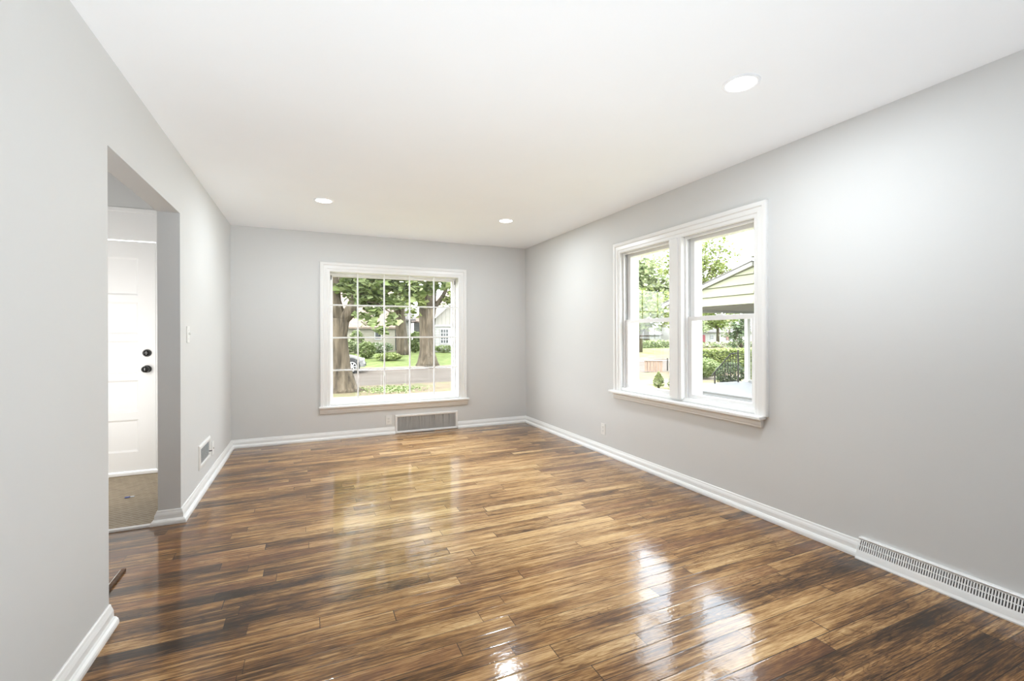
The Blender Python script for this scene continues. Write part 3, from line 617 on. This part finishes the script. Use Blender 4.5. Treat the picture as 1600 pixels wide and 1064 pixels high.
# ------------------------------------------------------------------ houses across the street
def house(name, label, x0, x1, y0, y1, z0, ze, zr, wall, roof, ridge='x', over=.35):
    t = thing(name, label, 'house', ((x0+x1)/2, y0, z0))
    bm = NB(); box(bm, (x0, y0, z0), (x1, y1, ze))
    ym, xm = (y0+y1)/2, (x0+x1)/2
    if ridge == 'x': prism(bm, [(x0, y0, ze), (x0, y1, ze), (x0, ym, zr)], (x1-x0, 0, 0))
    link('wall', bm, wall, t)
    bm = NB(); th = .12
    if ridge == 'x':
        for s in (-1, 1):
            ye = ym + s*((y1-y0)/2+over); zz = ze - over*(zr-ze)/((y1-y0)/2)
            prism(bm, [(x0-over, ye, zz), (x0-over, ym, zr), (x0-over, ym, zr+th), (x0-over, ye, zz+th)], (x1-x0+2*over, 0, 0))
    else:
        for s in (-1, 1):
            xe = xm + s*((x1-x0)/2+over); zz = ze - over*(zr-ze)/((x1-x0)/2)
            prism(bm, [(xe, y0-over, zz), (xm, y0-over, zr), (xm, y0-over, zr+th), (xe, y0-over, zz+th)], (0, y1-y0+over, 0))
    link('roof', bm, roof, t); return t
def win(par, x0, x1, z0, z1, y, nx=2, nz=2, mat='darkwin', name='window'):
    bm = NB(); ring(bm, x0, x1, z0, z1, [(0, 0), (.06, 0), (.06, .05), (0, .05)], lambda a, b, d: (a, y-d, b)); w = link(name, bm, 'extw', par)
    bm = NB(); box(bm, (x0, y-.02, z0), (x1, y-.005, z1)); link('pane', bm, mat, w)
    if nx*nz > 1:
        bm = NB()
        for i in range(1, nx): xx = x0+(x1-x0)*i/nx; box(bm, (xx-.02, y-.04, z0), (xx+.02, y-.02, z1))
        for i in range(1, nz): zz = z0+(z1-z0)*i/nz; box(bm, (x0, y-.041, zz-.02), (x1, y-.02, zz+.02))
        link('muntins', bm, 'extw', w)
h = house('house', 'low cream house with a tan roof across the street', -3.5, 5.9, 35.0, 42, -.05, 2.0, 5.0, 'cream', 'roof')
win(h, 4.45, 4.85, .95, 1.75, 35.0, 1, 1); win(h, .6, 1.5, 1.0, 1.75, 35.0, 2, 2)
bm = NB(); box(bm, (3.0, 34.3, -.05), (4.2, 35, .45)); link('steps', bm, 'concrete', h)
h = house('house', 'white house with a board gable behind the broad curbside tree', 8.55, 14.5, 33.2, 41, -.05, 2.55, 5.2, 'white', 'roof', 'y')
bm = NB(); prism(bm, [(8.55, 33.2, 1.95), (14.5, 33.2, 1.95), (14.5, 33.2, 2.55), (11.525, 33.2, 5.15), (8.55, 33.2, 2.55)], (0, .0, 0) if False else (0, -.05, 0)); link('gable', bm, 'boards', h)
bm = NB(); prism(bm, [(8.2, 32.85, 2.25), (11.525, 32.85, 5.2), (11.525, 32.85, 5.4), (8.2, 32.85, 2.45)], (0, -.04, 0)); link('bargeboard', bm, 'extw', h)
bm = NB(); box(bm, (8.5, 33.1, 1.85), (14.55, 33.2, 1.97)); link('band', bm, 'extw', h)
win(h, 8.95, 9.5, .62, 1.62, 33.2, 3, 4)
h = house('house', 'white building set back between the cream and the white house', 6.7, 7.75, 38.0, 44, -.05, 2.6, 4.6, 'white', 'roofd', over=.3)
win(h, 6.9, 7.2, .9, 1.9, 38.0, 1, 2)
h = house('house', 'long white house with the red front door and brown shutters', 46.0, 62.0, 44.5, 52, -.1, 1.55, 3.8, 'white', 'roofd')
bm = NB(); box(bm, (47.0, 44.42, -.05), (47.62, 44.5, 1.1)); link('door', bm, 'red', h, label='red door')
win(h, 48.6, 49.1, .55, 1.05, 44.5, 2, 2); win(h, 52.0, 53.0, .45, 1.3, 44.5, 2, 2)
for xx in (46.2, 51.5, 53.05): bm = NB(); box(bm, (xx, 44.44, .38), (xx+.45, 44.5, 1.33)); link('shutter', bm, 'brown', h)
h = house('house', 'pale low house behind the small dark tree', 36.5, 44.0, 49.0, 56, -.1, 1.25, 3.2, 'white', 'roofd')
win(h, 38.5, 39.5, .3, .95, 49.0, 2, 1); win(h, 41.0, 42.0, .3, .95, 49.0, 2, 1)

# ------------------------------------------------------------------ neighbour's porch
nh = thing('house', 'neighbouring house with green siding behind the porch', 'house', (12.5, 4, G))
bm = NB(); box(bm, (9.47, -2, G), (16, 7.36, 3.05)); link('wall', bm, 'green', nh)
bm = NB()
for i in range(15): z = G+.1+i*.235; prism(bm, [(9.47, -2, z), (9.44, -2, z), (9.462, -2, z+.225), (9.47, -2, z+.225)], (0, 9.36, 0))
link('siding_board', bm, 'green', nh)
bm = NB(); prism(bm, [(9.1, -2.3, 3.0), (16.3, -2.3, 3.0), (16.3, -2.3, 3.15), (12.7, -2.3, 4.8), (9.1, -2.3, 3.12)], (0, 9.67, 0)); link('roof', bm, 'roofd', nh)
bm = NB(); box(bm, (9.05, -2.3, 2.97), (9.12, 7.37, 3.13)); link('gutter', bm, 'extw', nh)
pt = thing('porch', 'grey painted porch with a green gable roof and white post', 'porch', (12, 8.6, G))
bm = NB(); box(bm, (9.46, 7.4, G), (15.5, 10.05, -.28)); box(bm, (9.42, 7.4, -.28), (15.5, 10.1, -.25)); link('deck', bm, 'greyp', pt)
sl = -.275; zr = lambda y: 2.88 + (y-7.4)*sl
bm = NB(); prism(bm, [(9.5, 7.4, 1.95), (9.5, 10.2, 1.95), (9.5, 10.2, zr(10.2)-.02), (9.5, 7.4, zr(7.4)-.02)], (.08, 0, 0)); link('gable_backing', bm, 'gable', pt)
for i in range(4):
    z0, z1 = 1.945+i*.232, 1.945+i*.232+.218
    def yat(z): return min(10.2, 7.4 + (2.80-z)/-sl)
    if yat(z0) < 7.45: continue
    ya, yb = yat(z0), max(7.41, yat(z1))
    f = [(7.4, z0), (ya, z0)] + ([(yb, z1)] if yb < ya else [(ya, z1)]) + [(7.4, z1)]
    zt = min(z1, 2.80); f = [(7.4, z0), (ya, z0), (min(ya, yat(zt)), zt), (7.4, zt)]
    bm = NB(); a = [bm.verts.new((9.455 if z == z0 else 9.485, y, z)) for y, z in f]; b = [bm.verts.new((9.5, y, z)) for y, z in f]
    bm.faces.new(a); bm.faces.new(b[::-1])
    for k in range(4): bm.faces.new((a[k], a[(k+1) % 4], b[(k+1) % 4], b[k]))
    link('gable_board', bm, 'green', pt)
bm = NB(); prism(bm, [(9.40, 7.4, zr(7.4)-.06), (9.40, 10.35, zr(10.35)-.06), (9.40, 10.35, zr(10.35)+.03), (9.40, 7.4, zr(7.4)+.03)], (.10, 0, 0)); link('fascia', bm, 'extw', pt)
bm = NB(); prism(bm, [(9.38, 7.4, zr(7.4)+.03), (9.38, 10.4, zr(10.4)+.03), (9.38, 10.4, zr(10.4)+.06), (9.38, 7.4, zr(7.4)+.06)], (6.1, 0, 0)); link('roof', bm, 'roofd', pt)
bm = NB(); box(bm, (9.58, 7.4, 1.93), (15.4, 10.0, 1.95)); link('soffit', bm, 'soffit', pt)
bm = NB(); box(bm, (9.6, 9.95, 1.86), (15.4, 10.1, 1.95)); link('beam', bm, 'extw', pt)
bm = NB(); box(bm, (12.36, 9.88, -.25), (12.48, 10.0, 1.86), .008); box(bm, (12.33, 9.85, -.25), (12.51, 10.03, -.19), .006); link('post', bm, 'trim', pt)

r = thing('stair_railing', 'dark iron stair railing sloping down on the grey porch', 'railing', (11.6, 9.93, -.25))
RX0, RX1, RYY = 11.02, 12.0, 9.93
top = lambda x: .10 + (min(x, 11.68)-RX0)/(11.68-RX0)*.52
bm = NB(); tube(bm, [(RX0-.12, RYY, -.02), (RX0-.05, RYY, .06), (RX0, RYY, .10), (11.68, RYY, .62), (RX1, RYY, .64)], .016, 8); link('handrail', bm, 'iron', r)
bm = NB(); tube(bm, [(RX0+.1, RYY, -.2), (RX1, RYY, -.2)], .01, 6); link('bottom_rail', bm, 'iron', r)
for x, h in ((RX0, .10), (RX1, .74)):
    bm = NB(); box(bm, (x-.018, RYY-.018, -.25), (x+.018, RYY+.018, h), .004); link('post', bm, 'iron', r)
for i in range(1, 9):
    x = RX0 + (RX1-RX0)*i/9; bm = NB(); tube(bm, [(x, RYY, -.2), (x, RYY, top(x))], .008, 6); link('baluster', bm, 'iron', r)
bm = NB(); q = random.Random(8)
for i in range(3):
    for k in range(14):
        a = k*.55; rr = .012*k**.75; tube(bm, [(11.45+rr*math.cos(a)+.02*i, RYY, .0+.14*i+rr*math.sin(a)), (11.45+.012*(k+1)**.75*math.cos(a+.55)+.02*i, RYY, .0+.14*i+.012*(k+1)**.75*math.sin(a+.55))], .008, 5)
link('scroll', bm, 'iron', r)
t = thing('garden_ornament', 'yellow tiered ornament on a grey base by the white porch post', 'ornament', (12.22, 9.55, -.25))
bm = NB(); lathe(bm, [(0, 0), (.13, 0), (.13, .02), (.05, .03), (0, .03)], Matrix.Translation((12.22, 9.55, -.25)), 20); link('base', bm, 'greyp', t)
bm = NB()
for i in range(5):
    z = -.205 + i*.048; rr = .055 - abs(i-1.5)*.009
    for k in range(7): a = k*.9+i*.45; bmesh.ops.create_icosphere(bm, subdivisions=1, radius=.026, matrix=Matrix.Translation((12.22+rr*math.cos(a), 9.55+rr*math.sin(a), z)))
link('tiers', bm, 'yellow', t, True)

# ------------------------------------------------------------------ crate by the street and the parked car
t = thing('crate', 'brown slatted crate by the street beyond the twin window', 'crate', (15.1, 17.2, G))
ang = Matrix.Translation((15.1, 17.2, G)) @ Matrix.Rotation(R_(-42), 4, 'Z')
def loc_box(bm, lo, hi, m, bev=0):
    b2 = NB(); box(b2, lo, hi, bev); bmesh.ops.transform(b2, matrix=m, verts=b2.verts); me = bpy.data.meshes.new('x'); b2.to_mesh(me); b2.free(); bm.from_mesh(me); bpy.data.meshes.remove(me)
bm = NB()
for i in range(6): loc_box(bm, (-.42+i*.14, -.30, 0), (-.42+i*.14+.12, -.27, .5), ang); loc_box(bm, (-.42+i*.14, .27, 0), (-.42+i*.14+.12, .30, .5), ang)
for i in range(4): loc_box(bm, (-.42, -.27+i*.14, 0), (-.39, -.27+i*.14+.12, .5), ang); loc_box(bm, (.37, -.27+i*.14, 0), (.40, -.27+i*.14+.12, .5), ang)
link('slats', bm, 'crate', t)
bm = NB(); loc_box(bm, (-.44, -.33, .5), (.42, .33, .53), ang); link('lid', bm, 'crate', t)
bm = NB(); tube(bm, [(15.85, 17.1, G), (15.85, 17.1, G+.62)], .03, 8); o = link('garden_stake', bm, 'iron'); tag(o, 'short dark stake standing beside the brown crate', 'stake')

car = thing('car', 'silver hatchback parked at the far curb behind the forked maple', 'car', (0.3, 23.9, G-.06))
def carbody():
    bm = NB(); x0 = -1.75
    # side outline, nose at +x; sections across y
    low = [(2.48, .30), (2.52, .46), (2.47, .62), (2.36, .72), (2.05, .82), (1.55, .93), (.9, 1.2), (.35, 1.44), (-.6, 1.5), (-1.4, 1.38), (-1.72, .95), (-1.75, .5), (-1.7, .28)]
    Z0 = G-.06; rows = []
    for yy, kx, kz in ((23.08, .94, .93), (23.14, .985, .97), (23.35, 1.0, 1.0), (24.45, 1.0, 1.0), (24.66, .985, .97), (24.72, .94, .93)):
        rows.append([bm.verts.new((.38+(x-.38)*kx, yy + (.16 if z > .98 and yy < 23.3 else -.16 if z > .98 and yy > 24.5 else 0), Z0 + .28 + (z-.28)*kz)) for x, z in low])
    for a, b in zip(rows, rows[1:]):
        for i in range(len(low)-1): bm.faces.new((a[i], a[i+1], b[i+1], b[i]))
        bm.faces.new((a[-1], a[0], b[0], b[-1]))
    bm.faces.new(rows[0]); bm.faces.new(rows[-1][::-1]); return bm
o = link('body', carbody(), 'silverp', car, False)
Z0 = G-.06
bm = NB(); prism(bm, [(1.25, 23.055, Z0+1.0), (.85, 23.19, Z0+1.17), (.35, 23.19, Z0+1.35), (-.6, 23.19, Z0+1.38), (-1.2, 23.055, Z0+1.0)], (0, .06, 0)); link('side_window', bm, 'carglass', car)
bm = NB(); prism(bm, [(1.50, 23.4, Z0+.965), (.42, 23.4, Z0+1.43), (.42, 23.4, Z0+1.45), (1.50, 23.4, Z0+.985)], (0, 1.0, 0)); link('windshield', bm, 'carglass', car)
bm = NB(); box(bm, (2.22, 23.045, Z0+.60), (2.44, 23.22, Z0+.74), .03); link('headlight', bm, 'lampglass', car)
bm = NB(); box(bm, (2.44, 23.3, Z0+.34), (2.535, 24.5, Z0+.52), .01); link('grille', bm, 'slot', car)
bm = NB(); box(bm, (1.02, 22.98, Z0+1.0), (1.22, 23.1, Z0+1.12), .03); link('mirror', bm, 'silverp', car)
for x in (1.83, -1.05):
    for y, s in ((23.06, -1), (24.66, 1)):
        m = Matrix.Translation((x, y, Z0+.33)) @ Matrix.Rotation(R_(90), 4, 'X')
        bm = NB(); lathe(bm, [(.2, -.1), (.30, -.1), (.33, -.07), (.33, .07), (.30, .1), (.2, .1)], m, 28); w = link('wheel', bm, 'tyre', car, True)
        bm = NB(); zz = .104 if s < 0 else -.104
        lathe(bm, [(.0, zz*.3), (.20, zz*.3), (.20, zz*.96), (.225, zz*.98), (.225, 0)], m, 28)
        link('rim', bm, 'slot', w); bm = NB()
        for k in range(7):
            a = k*2*math.pi/7; c, sn = math.cos(a), math.sin(a); tube(bm, [m @ Vector((.03*c, .03*sn, zz)), m @ Vector((.21*c, .21*sn, zz))], [.03, .022], 6)
        lathe(bm, [(.20, zz*.9), (.232, zz*.9), (.232, zz*1.02), (.20, zz*1.02), (.20, zz*.9)], m, 28); lathe(bm, [(0, zz*1.1), (.05, zz*1.1), (.05, zz*.7)], m, 16)
        link('spokes', bm, 'chrome', w)
bm = NB()
for y in (23.075,):
    lathe(bm, [(.345, -.012), (.40, -.012), (.40, .012), (.345, .012), (.345, -.012)], Matrix.Translation((1.83, y, Z0+.34)) @ Matrix.Rotation(R_(90), 4, 'X'), 28)
link('wheel_arch', bm, 'slot', car)
